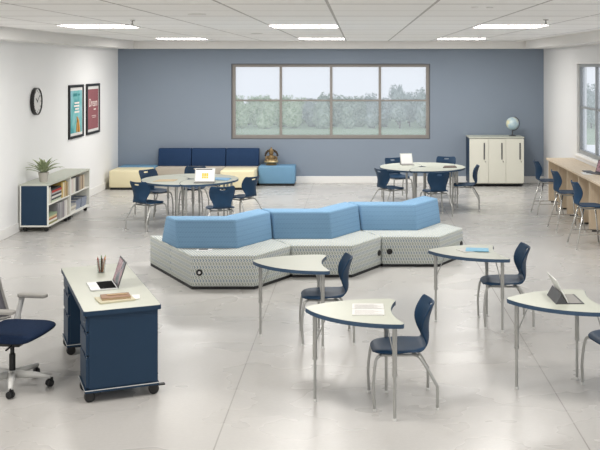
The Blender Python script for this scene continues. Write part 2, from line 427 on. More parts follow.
for i, (X, Y) in enumerate(tree_spots):
    k = 0 if X < -15 else (1 if X < 2 and i % 3 else 2)
    nm, mt = tree_kinds[k]
    if Y > 275: nm2 = 'taller ' + nm
    else: nm2 = nm
    where = 'left' if X < -15 else ('middle' if X < 2 else ('right' if X < 30 else None))
    lab = ('%s tree in the %s part of the treeline seen through the back window' % (nm2, where)) if where else 'misty grey tree in the treeline outside the right-hand window'
    if (k, Y > 275) not in kin or True:
        key = (k, i % 3)
        if key not in kin:
            t = thing('tree', lab, 'tree', (X, Y, -14), 0, None)
            c = crown(11+i, mt); c.parent = t
            obj('trunk', T(((Vector((0, 0, 0)), Vector((.1, 0, 1.5)), Vector((0, .1, 3.5))), [.22, .17, .09]), n=7), 'trunk', t); kin[key] = t
        else: t = dup(kin[key], (X, Y, -14), rt.uniform(0, 360), lab)
        s = (1.02 if k == 0 else 1.0)*rt.uniform(.85, 1.12)
        if Y > 275: s *= 1.08
        t.scale = (s, s, s*(1.0 + (.45 if X > 8 else (.1 if X > -15 else 0))))
        t['group'] = lab

# ------------------------------------------------------------------ wall clock and posters (local: x right, z up, -y to the room)
t = thing('wall_clock', 'round wall clock with a black rim and white face on the left wall', 'clock', (XL, 16.76, 2.14), 90)
obj('rim', LA([(.225, 0), (.238, -.005), (.238, -.065), (.222, -.072), (.214, -.06), (.214, 0)], 40, axis='y'), 'rimblack', t, smooth=True, ang=40)
fc = obj('dial', LA([(0, -.05), (.216, -.05), (.216, -.01), (0, -.01)], 40, axis='y'), 'paper', t)
bm = bmesh.new()
for k in range(12):
    a = k*PI/6; v = bx(bm, -.006, .006, -.0535, -.05, .165, .195)
    bmesh.ops.rotate(bm, verts=v, cent=(0, 0, 0), matrix=Matrix.Rotation(a, 3, 'Y'))
obj('hour_marks', bm, 'dkgrey', fc)
for nm, L, w, a in (('hour_hand', .1, .014, -58), ('minute_hand', .16, .009, 50)):
    bm = bmesh.new(); v = bx(bm, -w/2, w/2, -.058, -.054, -.02, L); bmesh.ops.rotate(bm, verts=v, cent=(0, 0, 0), matrix=Matrix.Rotation(R(a), 3, 'Y')); obj(nm, bm, 'rimblack', t)
def text(body, size, m, parent, x, z, y, align='CENTER', sx=1):
    cu = bpy.data.curves.new('lettering', 'FONT'); cu.body = body; cu.size = size; cu.align_x = align; cu.extrude = .001
    o = bpy.data.objects.new('lettering', cu); C.objects.link(o)
    dg = bpy.context.evaluated_depsgraph_get(); me = bpy.data.meshes.new_from_object(o.evaluated_get(dg))
    bpy.data.objects.remove(o); q = bpy.data.objects.new('lettering', me); C.objects.link(q)
    me.materials.clear(); me.materials.append(M[m]); q.parent = parent; q.location = (x, y, z); q.rotation_euler = (PI/2, 0, 0); q.scale = (sx, 1, 1)
    return q
def poster(lab, Yc, w, m):
    h0, h1 = 1.32, 2.38
    t = thing('framed_poster', lab, 'poster', (XL, Yc, h0), 90); H = h1-h0
    obj('picture_frame', B((-w/2, w/2, -.035, 0, 0, .05), (-w/2, w/2, -.035, 0, H-.05, H), (-w/2, -w/2+.055, -.035, 0, .05, H-.05), (w/2-.055, w/2, -.035, 0, .05, H-.05)), 'rimblack', t)
    mt = obj('mat_board', B((-w/2+.055, w/2-.055, -.016, 0, .05, H-.05)), 'paper', t)
    pr = obj('print', B((-w/2+.095, w/2-.095, -.019, -.014, .105, H-.115)), m, t)
    return t, pr, H
t, pr, H = poster('left framed poster, teal print with a pencil, in a black frame', 19.19, .98, 'teal')
obj('title_band', B((-.2, .05, -.021, -.018, H-.23, H-.17), (.1, .25, -.021, -.018, H-.22, H-.18)), mat('dark_teal_print', '#2c7f83', .8), pr)
for k, (a, b, z) in enumerate(((-.12, .2, .68), (-.15, .2, .62), (-.08, .17, .56), (-.12, .2, .5))):
    obj('text_line', B((a, b, -.021, -.018, z, z+.035)), 'printlight', pr)
obj('pencil_picture', T(((Vector((.14, -.022, .12)), Vector((.06, -.022, .36)), Vector((.04, -.022, .43))), [.035, .035, .004]), ((Vector((0, -.022, .12)), Vector((.04, -.022, .3))), .02), n=6), 'orange', pr)
t, pr, H = poster('right framed poster, maroon print with pale lettering, in a black frame', 20.41, .99, 'maroon')
text('Dream', .24, 'printlight', pr, .0, .58, -.0205, sx=.95)
obj('text_line', B((.04, .2, -.021, -.018, .5, .53)), 'printlight', pr)
obj('text_line', B((-.12, .22, -.0205, -.018, .375, .385)), 'printlight', pr)
obj('text_line', B((-.05, .22, -.0205, -.018, .34, .35)), 'printlight', pr)

# ------------------------------------------------------------------ mobile bookcases along the left wall
def caster(parent, x, y, z1, s=1., name='caster'):
    r = .034*s
    o = obj(name, LA([(0, -.022*s), (r*.8, -.022*s), (r, -.016*s), (r, .016*s), (r*.8, .022*s), (0, .022*s)], 18, (x, y, r), 'y'), 'black', parent, smooth=True, ang=40)
    obj('fork', B((x-.028*s, x+.02*s, y-.028*s, y-.022*s, r*.8, r*2.2), (x-.028*s, x+.02*s, y+.022*s, y+.028*s, r*.8, r*2.2), (x-.028*s, x+.02*s, y-.028*s, y+.028*s, r*2.1, z1)), 'black', o)
    obj('brake_tab', B((x+.02*s, x+.075*s, y-.016*s, y+.016*s, r*1.55, r*1.8)), 'black', o)
    return o
BX0, BX1 = XL+.04, -5.135
def bookcase(lab, Y0):
    W, L, H0, H1 = BX1-BX0, 1.225, .085, .795
    t = thing('bookcase', lab, 'bookcase', (BX0, Y0, 0))
    obj('top_panel', B((-.005, W+.006, 0, L, H1-.028, H1)), 'top', t, bevel=.003)
    obj('bottom_panel', B((0, W, 0, L, H0, H0+.028)), 'white', t, bevel=.003)
    obj('middle_shelf', B((.02, W-.01, .025, L-.025, .435, .457)), 'white', t, bevel=.002)
    obj('back_panel', B((0, .015, .02, L-.02, H0+.02, H1-.02)), 'white', t)
    for y in (0, L-.022):
        e = obj('end_panel', B((.022, W-.022, y+.003, y+.019, H0+.028, H1-.028)), 'white', t)
        yo = y if y == 0 else y+.019
        obj('navy_facing', B((.022, W-.022, yo, yo+.003, H0+.028, H1-.028)), 'navy', e)
        for xa in (0, W-.022): obj('edge_trim', B((xa, xa+.022, y, y+.022, H0+.028, H1-.028)), 'white', e)
    for x in (.06, W-.06):
        for y in (.09, L-.09): caster(t, x, y, H0)
    return t
bookcase('nearer white mobile bookcase with a navy end panel, under the potted plant', 15.92)
bookcase('farther white mobile bookcase, beyond the one with the potted plant', 17.15)
bcol = {}
def book(lab, grp, x0, x1, y0, y1, z0, z1, col, flat=False, name='book'):
    """cover wraps a paper block; spine toward the aisle (+x)"""
    if col not in bcol: bcol[col] = mat('book_cover', col, .6, var=.08)
    c = .004; loc = Vector(((x0+x1)/2, (y0+y1)/2, z0))
    t = thing(name, lab, 'book', loc, 0, grp)
    hx, hy, h = (x1-x0)/2, (y1-y0)/2, z1-z0
    if flat: cb = B((-hx, hx, -hy, hy, 0, c), (-hx, hx, -hy, hy, h-c, h), (hx-c, hx, -hy, hy, c, h-c)); pb = B((-hx+.006, hx-c, -hy+.006, hy-.006, c, h-c))
    else: cb = B((-hx, hx, -hy, -hy+c, 0, h), (-hx, hx, hy-c, hy, 0, h), (hx-c, hx, -hy+c, hy-c, 0, h)); pb = B((-hx+.006, hx-c, -hy+c, hy-c, .003, h-.006))
    obj('cover', cb, bcol[col], t); obj('pages', pb, 'paper', t)
ZL, ZU = .113, .457
def row(Y, z, specs, where, grp):
    for (cn, col, w, h) in specs:
        book('%s upright book %s' % (cn, where), grp, -5.36, -5.15-random.uniform(0, .02), Y, Y+w, z, z+h, col); Y += w+.003
    return Y
def stack(Y, L, z, specs, where, grp):
    for (cn, col, th) in specs:
        d = random.uniform(0, .02)
        book('%s book lying flat in the stack %s' % (cn, where), grp, -5.4+d, -5.16+d*.5, Y+d, Y+L-random.uniform(0, .03), z, z+th, col, True); z += th
    return z
row(15.96, ZU, [('white', '#e8e6e0', .06, .27), ('ivory', '#dcd6c6', .055, .26), ('pale grey', '#cfcdc9', .05, .27)], 'at the near end of the upper shelf of the nearer bookcase', 'books on the upper shelf, nearer bookcase')
stack(16.16, .54, ZU, [('pale green', '#c7cfb9', .035), ('dark slate', '#3c4248', .03), ('white', '#dedcd6', .035), ('charcoal', '#2e3033', .03), ('light grey', '#b8b9b8', .03), ('crimson', '#b3312c', .035), ('black', '#232426', .03)], 'on the upper shelf of the nearer bookcase', 'books on the upper shelf, nearer bookcase')
row(16.74, ZU, [('mustard', '#cfae5c', .06, .27), ('cream', '#e0d5b8', .07, .26), ('tan', '#bfa582', .07, .25), ('yellow', '#dcc878', .06, .27), ('dusty tan', '#ad9a80', .06, .25)], 'after the flat stack on the upper shelf of the nearer bookcase', 'books on the upper shelf, nearer bookcase')
stack(15.96, .5, ZL, [('olive', '#8c8a62', .03), ('white', '#e5e2da', .035), ('rust', '#a8613f', .025), ('sand', '#d9c699', .035), ('sage', '#94a58a', .03)], 'on the lower shelf of the nearer bookcase', 'books on the lower shelf, nearer bookcase')
row(16.5, ZL, [('grey', '#8f8e92', .09, .28), ('silver', '#a9a7aa', .09, .28), ('ash', '#979596', .09, .28), ('mauve', '#8a828a', .07, .28), ('pearl', '#cfcdcb', .08, .28), ('off-white', '#dfdcd8', .09, .28), ('stone', '#c1bbb2', .07, .28)], 'in the row on the lower shelf of the nearer bookcase', 'books on the lower shelf, nearer bookcase')
row(17.2, ZU, [('white', '#e9e7e3', .1, .26), ('pale pink', '#dccfc9', .08, .26), ('ivory', '#e0ddd2', .1, .26), ('light grey', '#c5c4c2', .08, .26), ('charcoal', '#4b4a4c', .09, .27), ('graphite', '#6a686a', .08, .26), ('taupe', '#a2978a', .1, .25), ('tan', '#bca98f', .09, .26), ('walnut', '#85705c', .09, .26), ('beige', '#cdbfa8', .09, .25)], 'on the upper shelf of the farther bookcase', 'books on the upper shelf, farther bookcase')
stack(17.2, .36, ZL, [('white', '#e6e4df', .04), ('stone', '#bdb7ac', .035), ('ivory', '#ded9ca', .04), ('grey', '#a8a7a6', .03)], 'on the lower shelf of the farther bookcase', 'books on the lower shelf, farther bookcase')
for i, (y, lab) in enumerate(((17.6, 'nearer grey-blue storage bin on the lower shelf of the farther bookcase'), (17.98, 'farther grey-blue storage bin on the lower shelf of the farther bookcase'))):
    t = thing('storage_bin', lab, 'storage bin', (-5.3, y+.17, ZL), 0, 'bins in the farther bookcase')
    lo = [(-.11, -.15), (.11, -.15), (.11, .15), (-.11, .15)]; hi = [(x*1.12, yy*1.1) for x, yy in lo]
    bm = bmesh.new(); fs = loft(bm, lo, hi, 0, .17); bmesh.ops.delete(bm, geom=[fs[1]], context='FACES')
    obj('bin_body', bm, mat('grey_blue_bin', '#8d95a6', .8, var=.25, scale=40), t, solid=.006)
    obj('contents', B((-.1, .1, -.14, .14, .01, .14)), 'paper', t)

# potted plant on the nearer bookcase
t = thing('potted_plant', 'spiky leafy plant in a grey pot on the nearer bookcase', 'potted plant', (-5.34, 16.3, .795))
pt = obj('pot', LA([(0, 0), (.062, 0), (.085, .14), (.09, .16), (.08, .16), (.074, .145), (0, .14)], 28), 'concrete_pot', t, smooth=True, ang=40)
obj('soil', LA([(0, .14), (.073, .143), (.073, .149), (0, .15)], 20), 'soil', pt)
bm = bmesh.new(); rp = random.Random(5)
for k in range(26):
    a = k*2.4; up = 1-k/26; L = .27+.12*(1-up)+rp.uniform(0, .04); w = .026
    pts = []
    for j in range(7):
        s = j/6; el = R(66*up+22)*(1-.55*s) - R(55)*s*s*(1-up*.7)
        pts.append(el)
    p = Vector((0.012*math.cos(a), .012*math.sin(a), .145)); side = Vector((-math.sin(a), math.cos(a), 0)); prev = None
    for j, el in enumerate(pts):
        ww = w*math.sin(PI*min(1, (j+.7)/6.7))**.8+.001
        q = [bm.verts.new(p-side*ww), bm.verts.new(p-Vector((0, 0, ww*.4))), bm.verts.new(p+side*ww)]
        if prev:
            for i in (0, 1): bm.faces.new((prev[i], prev[i+1], q[i+1], q[i]))
        prev = q; p = p+Vector((math.cos(a)*math.cos(el), math.sin(a)*math.cos(el), math.sin(el)))*(L/6); p.x = max(p.x, -.26)
obj('leaves', bm, 'leaf', t, smooth=True, fix=False)

# ------------------------------------------------------------------ shell chairs
def shell_bm(k=1., dz=0.):
    prof = [  # x, z, half width, forward cup, edge lift
        (.240, .432, .085, 0, 0), (.236, .448, .125, 0, 0), (.212, .460, .172, 0, .004), (.15, .464, .207, 0, .008), (.06, .459, .227, 0, .012),
        (-.04, .455, .230, 0, .014), (-.12, .458, .215, .004, .016), (-.18, .468, .180, .012, .012), (-.213, .487, .150, .02, .004),
        (-.228, .515, .140, .035, 0), (-.230, .56, .152, .06, 0), (-.228, .61, .174, .08, 0), (-.228, .66, .196, .088, 0), (-.234, .71, .208, .085, 0),
        (-.244, .755, .211, .078, 0), (-.255, .787, .210, .070, 0), (-.262, .812, .208, .064, 0), (-.270, .834, .200, .058, .004), (-.276, .846, .176, .052, .012)]
    us = [-1, -.93, -.72, -.48, -.24, 0, .24, .48, .72, .93, 1]
    bm = bmesh.new(); rows = []
    for x, z, hw, cup, lift in prof:
        rows.append([bm.verts.new(((x+cup*u*u)*k, hw*u*k, (z if z < .5 else .5+(z-.5)*.94)+lift*u*u+dz-(.022 if abs(u) == 1 and .455 < z < .48 else 0))) for u in us])
    for i in range(len(rows)-1):
        for j in range(len(us)-1):
            if i == 15 and 4 <= j <= 5: continue        # hand slot
            bm.faces.new((rows[i][j], rows[i][j+1], rows[i+1][j+1], rows[i+1][j]))
    return bm
def make_chair():
    t = thing('shell_chair', 'x', 'chair')
    obj('seat_shell', shell_bm(), 'shell', t, smooth=True, solid=.016, sub=1)
    bm = bmesh.new()
    tube(bm, [(.17, -.16, .425), (.17, .16, .425)], .011); tube(bm, [(-.1, -.16, .42), (-.1, .16, .42)], .011)
    for s in (-1, 1): tube(bm, [(.17, .15*s, .425), (-.1, .15*s, .42)], .011)
    bx(bm, -.02, .03, -.03, .03, .405, .44)
    obj('under_frame', bm, 'steel', t)
    for s in (-1, 1):
        for p in ([(.16, .13*s, .428), (.20, .175*s, .424), (.228, .2*s, .39), (.248, .215*s, .22), (.245, .222*s, .1), (.24, .226*s, .012)],
                  [(-.08, .13*s, .422), (-.12, .18*s, .418), (-.16, .205*s, .37), (-.252, .235*s, .215), (-.266, .24*s, .17), (-.266, .242*s, .012)]):
            L = obj('leg', T((smoothpath(p, 4), [.0135]*6+[.0125]*15), n=10), 'steel', t, smooth=True)
            e = p[-1]; obj('foot_glide', LA([(0, 0), (.015, 0), (.015, .016), (.0125, .02), (0, .02)], 12, (e[0], e[1], 0)), 'ltplastic', L)
    return t
CH = [  # x, y, facing, label
 (-.33, 9.74, 186, 'navy shell chair facing left in the bay of the bare wing desk'),
 (.352, 7.93, 185, 'navy shell chair drawn up to the wing desk with the open white notebook'),
 (1.572, 10.335, 182, 'navy shell chair at the wing desk with blue and white leaflets'),
 (2.235, 8.17, 193, 'navy shell chair at the wing desk with a tablet, cut off at right'),
 (-3.55, 16.2, 58, 'navy shell chair at the near left of the left round table, beside the sofa end'),
 (-3.75, 17.72, -38, 'navy shell chair at the far left of the left round table, beside the cream ottoman'),
 (-3.12, 18.2, -92, 'navy shell chair on the far side of the left round table, behind the tablet'),
 (-2.24, 15.6, 108, 'navy shell chair at the front of the left round table, back to the viewer'),
 (-2.03, 16.9, 146, 'navy shell chair at the right end of the left round table, facing left'),
 (.60, 18.13, 35, 'navy shell chair at the near left of the right round table, turned toward it'),
 (.83, 19.95, -66, 'navy shell chair at the far left of the right round table, behind the white tablet'),
 (1.82, 20.2, 255, 'navy shell chair at the far right of the right round table, against the blue wall'),
 (1.42, 17.66, 104, 'navy shell chair at the front of the right round table, back to the viewer'),
 (2.08, 18.62, 173, 'navy shell chair at the right round table, in front of the ivory cabinets')]
c0 = make_chair()
for i, (x, y, a, lab) in enumerate(CH):
    o = c0 if i == 0 else dup(c0)
    o.location = (x, y, 0); o.rotation_euler = (0, 0, R(a)); o['label'] = lab
    o['group'] = 'chairs at the wing desks' if i < 4 else ('chairs round the left table' if i < 9 else 'chairs round the right table')

# counter stools
def make_stool():
    t = thing('counter_stool', 'x', 'stool', group='stools along the window counter')
    obj('seat_shell', shell_bm(.94, .17), 'shell', t, smooth=True, solid=.014, sub=1)
    bm = bmesh.new()
    for s in (-1, 1): tube(bm, [(.15, .14*s, .60), (-.11, .14*s, .595)], .011)
    tube(bm, [(.15, -.14, .60), (.15, .14, .60)], .011); tube(bm, [(-.11, -.14, .595), (-.11, .14, .595)], .011)
    obj('under_frame', bm, 'steel', t)
    for s in (-1, 1):
        for q, e in (((.15, .14*s, .602), (.24, .25*s, .012)), ((-.11, .14*s, .597), (-.25, .26*s, .012))):
            L = obj('leg', T(([q, e], [.0125, .0115])), 'chrome', t, smooth=True)
            obj('foot_glide', LA([(0, 0), (.015, 0), (.015, .016), (0, .02)], 12, (e[0], e[1], 0)), 'ltplastic', L)
    f = .35; P = lambda q, e: tuple(q[i]+(e[i]-q[i])*(1-f) for i in range(3))
    pts = [P((.15, .14*s, .602), (.24, .25*s, .012)) for s in (-1, 1)]; pr_ = [P((-.11, .14*s, .597), (-.25, .26*s, .012)) for s in (-1, 1)]
    obj('footrest', T((pts, .008), ((pts[0], pr_[0]), .008), ((pts[1], pr_[1]), .008)), 'chrome', t)
    return t
s0 = make_stool()
for i, (y, a, lab) in enumerate(((17.84, 2, 'navy counter stool farthest along the wooden counter, nearest the blue wall'), (16.2, 5, 'middle navy counter stool of the three at the wooden counter'), (14.68, 3, 'navy counter stool nearest the viewer at the wooden counter'))):
    o = s0 if i == 0 else dup(s0); o.location = (3.52, y, 0); o.rotation_euler = (0, 0, R(a)); o['label'] = lab

# ------------------------------------------------------------------ wing desks and the round tables built of five wings
RW = .847; SPAN = R(72)
def wing_poly(gap=.0, bulge=.085, fr=.045):
    def side(ang, n=14):
        o = []
        for i in range(n+1):
            t = i/n; r = .04+(RW-.04)*t; off = bulge*4*t*(1-t)
            d = Vector((math.cos(ang), math.sin(ang))); nrm = Vector((math.sin(ang), -math.cos(ang)))
            o.append(d*r+nrm*off)
        return o
    a = side(0); arc = [Vector((math.cos(SPAN*i/18), math.sin(SPAN*i/18)))*RW for i in range(19)]; b = side(SPAN)[::-1]
    segs = [a, arc, b]; out = []
    for k in range(3):                       # trim each edge and round the corner to the next one
        s = segs[k]; nx = segs[(k+1) % 3]; f = fr if k < 2 else .03
        trim = lambda seq, p, f: [q for q in seq if (q-p).length > f]
        c = s[-1]
        prevc = segs[k-1][-1]; fp = fr if k > 0 else .03
        if k == 2: c = (s[-1]+nx[0])/2
        if k == 0: prevc = (segs[2][-1]+s[0])/2
        body = trim(trim(s, prevc, fp), c, f); out.append((body, c))
    pts = []
    for k in range(3):
        body, c = out[k]; nb = out[(k+1) % 3][0]; pts += body
        p0, p2 = body[-1], nb[0]
        for i in range(1, 6):
            t = i/6; pts.append((1-t)**2*p0+2*t*(1-t)*c+t*t*p2)
    if gap:
        m = Vector((math.cos(SPAN/2), math.sin(SPAN/2)))*.5
        pts = [m+(p-m)*(1-gap) for p in pts]
    return [tuple(p) for p in pts]
def inset(poly, d):
    n = len(poly); o = []
    for i in range(n):
        a, b, c = Vector(poly[i-1]), Vector(poly[i]), Vector(poly[(i+1) % n]); t = (c-a).normalized()
        o.append(tuple(b+Vector((-t.y, t.x))*d))
    return o
def rotp(poly, a): return [(x*math.cos(a)-y*math.sin(a), x*math.sin(a)+y*math.cos(a)) for x, y in poly]
TH = .77
def wing_top(parent, ang, name, gap=.006):
    p = rotp(wing_poly(gap), ang)
    bm = bmesh.new(); loft(bm, inset(p, .003), inset(p, .003), TH-.012, TH)
    top = obj(name, bm, 'top', parent)
    bm = bmesh.new(); loft(bm, p, p, TH-.034, TH-.002)
    bmesh.ops.recalc_face_normals(bm, faces=bm.faces); obj('edge_strip', bm, 'edge', top)
def desk_leg(parent, x, y, sx, sy, brace=True):
    L = obj('leg', LA([(0, .35), (.0175, .35), (.019, .355), (.019, TH-.034), (0, TH-.034)], 14, (x, y, 0)), 'steel', parent, smooth=True, ang=40)
    i = obj('height_insert', LA([(0, .018), (.0125, .018), (.0125, .36), (0, .36)], 12, (x, y, 0)), 'steel', L, smooth=True, ang=40)
    obj('foot_glide', LA([(0, 0), (.018, 0), (.018, .008), (.013, .02), (0, .02)], 12, (x, y, 0)), 'ltplastic', L)
    obj('collar', LA([(0, .345), (.021, .345), (.021, .365), (0, .365)], 14, (x, y, 0)), 'steel', L)
    if brace: obj('brace', T(([(x+sx*.012, y+sy*.012, .5), (x+sx*.11, y+sy*.11, TH-.034)], .005), n=8), 'steel', L)
def wing_legs(parent, ang, brace=True):
    for r, a in ((.77, 5), (.77, 65.5), (.16, 30)):
        th = R(a)+ang; d = (math.cos(R(36)+ang)*.5-math.cos(th)*r, math.sin(R(36)+ang)*.5-math.sin(th)*r); n = math.hypot(*d)
        desk_leg(parent, math.cos(th)*r, math.sin(th)*r, d[0]/n, d[1]/n, brace)
WD = [(-.312, 10.17, 202, 'bare wing-shaped student desk nearest the zigzag sofa, in the middle'), (.34, 8.25, 200.5, 'wing-shaped student desk with an open white notebook, nearest the viewer'),
      (1.52, 10.74, 203, 'wing-shaped student desk with blue and white leaflets, at the right end of the sofa'), (2.025, 8.605, 205, 'wing-shaped student desk with a tablet on a dark folio, cut by the right picture edge')]
d0 = thing('wing_desk', 'x', 'desk', group='wing-shaped student desks'); wing_top(d0, 0, 'desktop'); wing_legs(d0, 0)
for i, (x, y, a, lab) in enumerate(WD):
    o = d0 if i == 0 else dup(d0); o.location = (x, y, 0); o.rotation_euler = (0, 0, R(a)); o['label'] = lab
def round_table(x, y, a, lab):
    t = thing('round_table', lab, 'table', (x, y, 0), a, 'round tables made of wing segments')
    for k in range(5): wing_top(t, SPAN*k, 'tabletop_segment', .008); wing_legs(t, SPAN*k, False)
    return t
round_table(-2.955, 16.9, -90, 'left round table of five wing-shaped tops, in front of the cream and navy seating')
round_table(1.27, 18.95, -110, 'right round table of five wing-shaped tops, below the back window, nearer the cabinets')

# ------------------------------------------------------------------ zigzag sofa
A_, dB, dD = .79, Vector((.5, .8660)), Vector((-.5, .8660))
def zig(t0, t1, e=0.):
    p0, p1 = Vector((e, 0)), Vector((A_, 0)); p2 = p1+dB*(A_-e)
    return [tuple(p+dD*t0) for p in (p0, p1, p2)]+[tuple(p+dD*t1) for p in (p2, p1, p0)]
def outlet(parent, cx, cy, cz, ang):
    bm = LA([(.017, 0), (.04, 0), (.04, -.008), (.036, -.012), (.02, -.012), (.017, -.004)], 24, axis='y')
    bmesh.ops.rotate(bm, verts=bm.verts, cent=(0, 0, 0), matrix=Matrix.Rotation(ang, 3, 'Z')); bmesh.ops.translate(bm, verts=bm.verts, vec=(cx, cy, cz))
    o = obj('power_outlet', bm, 'black', parent, smooth=True, ang=40)
    bm = LA([(0, 0), (.017, 0), (.017, -.005), (0, -.005)], 16, axis='y')
    bmesh.ops.rotate(bm, verts=bm.verts, cent=(0, 0, 0), matrix=Matrix.Rotation(ang, 3, 'Z')); bmesh.ops.translate(bm, verts=bm.verts, vec=(cx, cy, cz))
    obj('socket', bm, 'paper', o)
def sofa():
    t = thing('sofa_section', 'x', 'sofa', group='zigzag sofa sections')
    for nm, a, b in (('front_seat', 0, .8), ('rear_seat', .802, 1.645)):
        bm = bmesh.new(); z = zig(a, b, .003); loft(bm, z, z, .03, .418, True); obj(nm, bm, 'weave', t, bevel=.02, seg=3)
    bm = bmesh.new(); z = zig(.008, 1.635, .008); loft(bm, z, z, 0, .04); obj('plinth', bm, 'plinth', t)
    bm = bmesh.new(); loft(bm, zig(.55, 1.17, .006), zig(.63, 1.0, .012), .412, .775, True); obj('backrest', bm, 'weaveblue', t, bevel=.022, seg=3)
    outlet(t, .1, .0, .21, 0)
    q = Vector((A_, 0))+dB*.72; outlet(t, q.x, q.y, .2, R(60))
    return t
z0 = sofa()
for i, lab in enumerate(('left section of the zigzag sofa with a blue back, holding the open magazine', 'middle section of the zigzag sofa with a blue back, behind the bare wing desk', 'right section of the zigzag sofa with a blue back, behind the desk with leaflets')):
    o = z0 if i == 0 else dup(z0)
    o.location = (-2.06+1.197*i, 11.86+.668*i, 0); o['label'] = lab
    if i:
        for c in o.children_recursive:
            if c.name.startswith('socket'): c.data = c.data.copy(); c.data.materials[0] = M['black']
t = thing('open_magazine', 'small open white magazine with a dark page on the left end of the zigzag sofa', 'magazine', (-1.955, 12.22, .418), 8)
obj('left_page', B((-.1, 0, -.06, .06, 0, .006)), 'paper', t); obj('right_page', B((0, .1, -.06, .06, 0, .006)), 'paper', t)
obj('dark_picture', B((-.07, .045, -.02, .05, .006, .007)), 'dkgrey', t)

# ------------------------------------------------------------------ seating along the back wall
def block(name, lab, x0, x1, y0, y1, m, h=.43, grp=None):
    t = thing(name, lab, 'ottoman', ((x0+x1)/2, (y0+y1)/2, 0), 0, grp); hx, hy = (x1-x0)/2, (y1-y0)/2
    obj('cushion', B((-hx, hx, -hy, hy, .05, h)), m, t, bevel=.025, seg=3)
    obj('plinth', B((-hx+.02, hx-.02, -hy+.02, hy-.02, 0, .055)), 'plinth', t)
    return t
block('ottoman', 'light blue ottoman in the corner behind the left cream ottoman', -5.52, -4.665, 22.06, 22.57, 'ltblue', .44, 'ottomans along the blue wall')
block('ottoman', 'cream ottoman in the left corner, beyond the bookcases', -5.53, -4.68, 21.32, 22.05, 'cream', .43, 'ottomans along the blue wall')
block('ottoman', 'cream ottoman right of centre, in front of the right-hand navy sofa back', -3.06, -2.31, 21.3, 22.02, 'cream', .43, 'ottomans along the blue wall')
block('ottoman', 'light blue ottoman at the right end of the wall seating, under the gold figurine', -2.29, -1.45, 22.03, 22.57, 'ltblue', .45, 'ottomans along the blue wall')
for i, (x0, x1, w) in enumerate(((-4.66, -3.885, 'left'), (-3.88, -3.085, 'middle'), (-3.08, -2.31, 'right'))):
    t = thing('wall_sofa', '%s taupe sofa unit with a navy back against the blue wall' % w, 'sofa', ((x0+x1)/2, 22.3, 0), 0, 'navy-backed sofa units'); h = (x1-x0)/2-.003
    obj('seat_cushion', B((-h, h, -.26, .27, .05, .425)), 'taupe', t, bevel=.02, seg=3)
    obj('plinth', B((-h+.01, h-.01, -.24, .25, 0, .055)), 'plinth', t)
    bm = bmesh.new(); loft(bm, [(-h, .03), (h, .03), (h, .27), (-h, .27)], [(-h, .1), (h, .1), (h, .27), (-h, .27)], .42, .83); obj('backrest', bm, 'navyfab', t, bevel=.02, seg=3)
# gold figurine on the blue ottoman
t = thing('figurine', 'small ornate gold figurine on the light blue ottoman against the blue wall', 'figurine', (-2.02, 22.36, .45))
obj('pedestal', LA([(0, 0), (.13, 0), (.135, .02), (.11, .035), (.12, .06), (0, .06)], 24), 'bronze', t)
bd = obj('body', LA([(0, .055), (.125, .06), (.135, .085), (.1, .11), (.085, .14), (.1, .18), (.095, .205), (.045, .225), (.04, .24), (0, .24)], 24), 'bronze', t, smooth=True)
for s in (-1, 1): obj('arm', T((smoothpath([(.085*s, 0, .2), (.125*s, -.02, .16), (.1*s, -.08, .12), (.03*s, -.1, .115)]), .024), n=10), 'bronze', bd, smooth=True)
obj('folded_legs', T((smoothpath([(-.14, -.02, .085), (-.08, -.09, .08), (0, -.115, .085), (.08, -.09, .08), (.14, -.02, .085)]), .033), n=10), mat('light_gold', '#c2ad84', .35, metal=.6, var=.3), bd, smooth=True)
obj('head', LA([(0, .23), (.035, .235), (.055, .265), (.055, .3), (.04, .325), (0, .33)], 20), 'bronze', t, smooth=True)
obj('crown', LA([(.062, .31), (.07, .325), (.045, .345), (.05, .352), (.025, .375), (.012, .41), (0, .42)], 20), 'bronze', t, smooth=True)
bm = bmesh.new()
for k in range(11):
    a = PI*(k/10)-.0; x, z = .14*math.cos(a), .22+.13*math.sin(a)
    bmesh.ops.create_icosphere(bm, subdivisions=2, radius=.026, matrix=Matrix.Translation((x, .04, z)))
tube(bm, [(.14*math.cos(PI*k/16), .04, .2+.13*math.sin(PI*k/16)) for k in range(17)], .016, 8)
obj('halo', bm, mat('dark_bronze', '#4a3f33', .4, metal=.5, var=.4), t, smooth=True)

# ------------------------------------------------------------------ ivory cabinets and globe
cx0, cx1, cy0, cy1, ch = 2.54, 3.79, 21.9, 22.56, 1.135
t = thing('storage_cabinet', 'ivory three-door cabinet with navy sides against the blue wall', 'cabinet', ((cx0+cx1)/2, cy0, 0)); hw = (cx1-cx0)/2; D = cy1-cy0
obj('side_panel', B((-hw, -hw+.02, .02, D, .07, ch-.03)), 'navy', t); obj('side_panel', B((hw-.02, hw, .02, D, .07, ch-.03)), 'navy', t)
obj('body', B((-hw+.02, hw-.02, .022, D-.01, .07, ch-.03)), 'cab', t)
tp = obj('top_panel', B((-hw-.006, hw+.006, 0, D, ch-.03, ch)), 'top', t, bevel=.004); obj('edge_strip', B((-hw-.008, hw+.008, -.003, D, ch-.034, ch-.026)), 'padgrey', tp)  # grey strip draws in the thin shadow line under the cabinet top
for i, (a, b) in enumerate(((-hw+.004, -hw+.43), (-hw+.436, -hw+.832), (-hw+.838, hw-.004))):
    d = obj('door', B((a, b, 0, .021, .085, ch-.045)), 'cab', t, bevel=.003)
    x = b-.09
    obj('handle', B((x-.014, x+.014, -.012, .0, .62, 1.0)), 'dkgrey', d, bevel=.004)
    obj('lock', LA([(0, 0), (.012, 0), (.012, -.008), (0, -.008)], 14, (x+.03, 0, .57), 'y'), 'chrome', d)
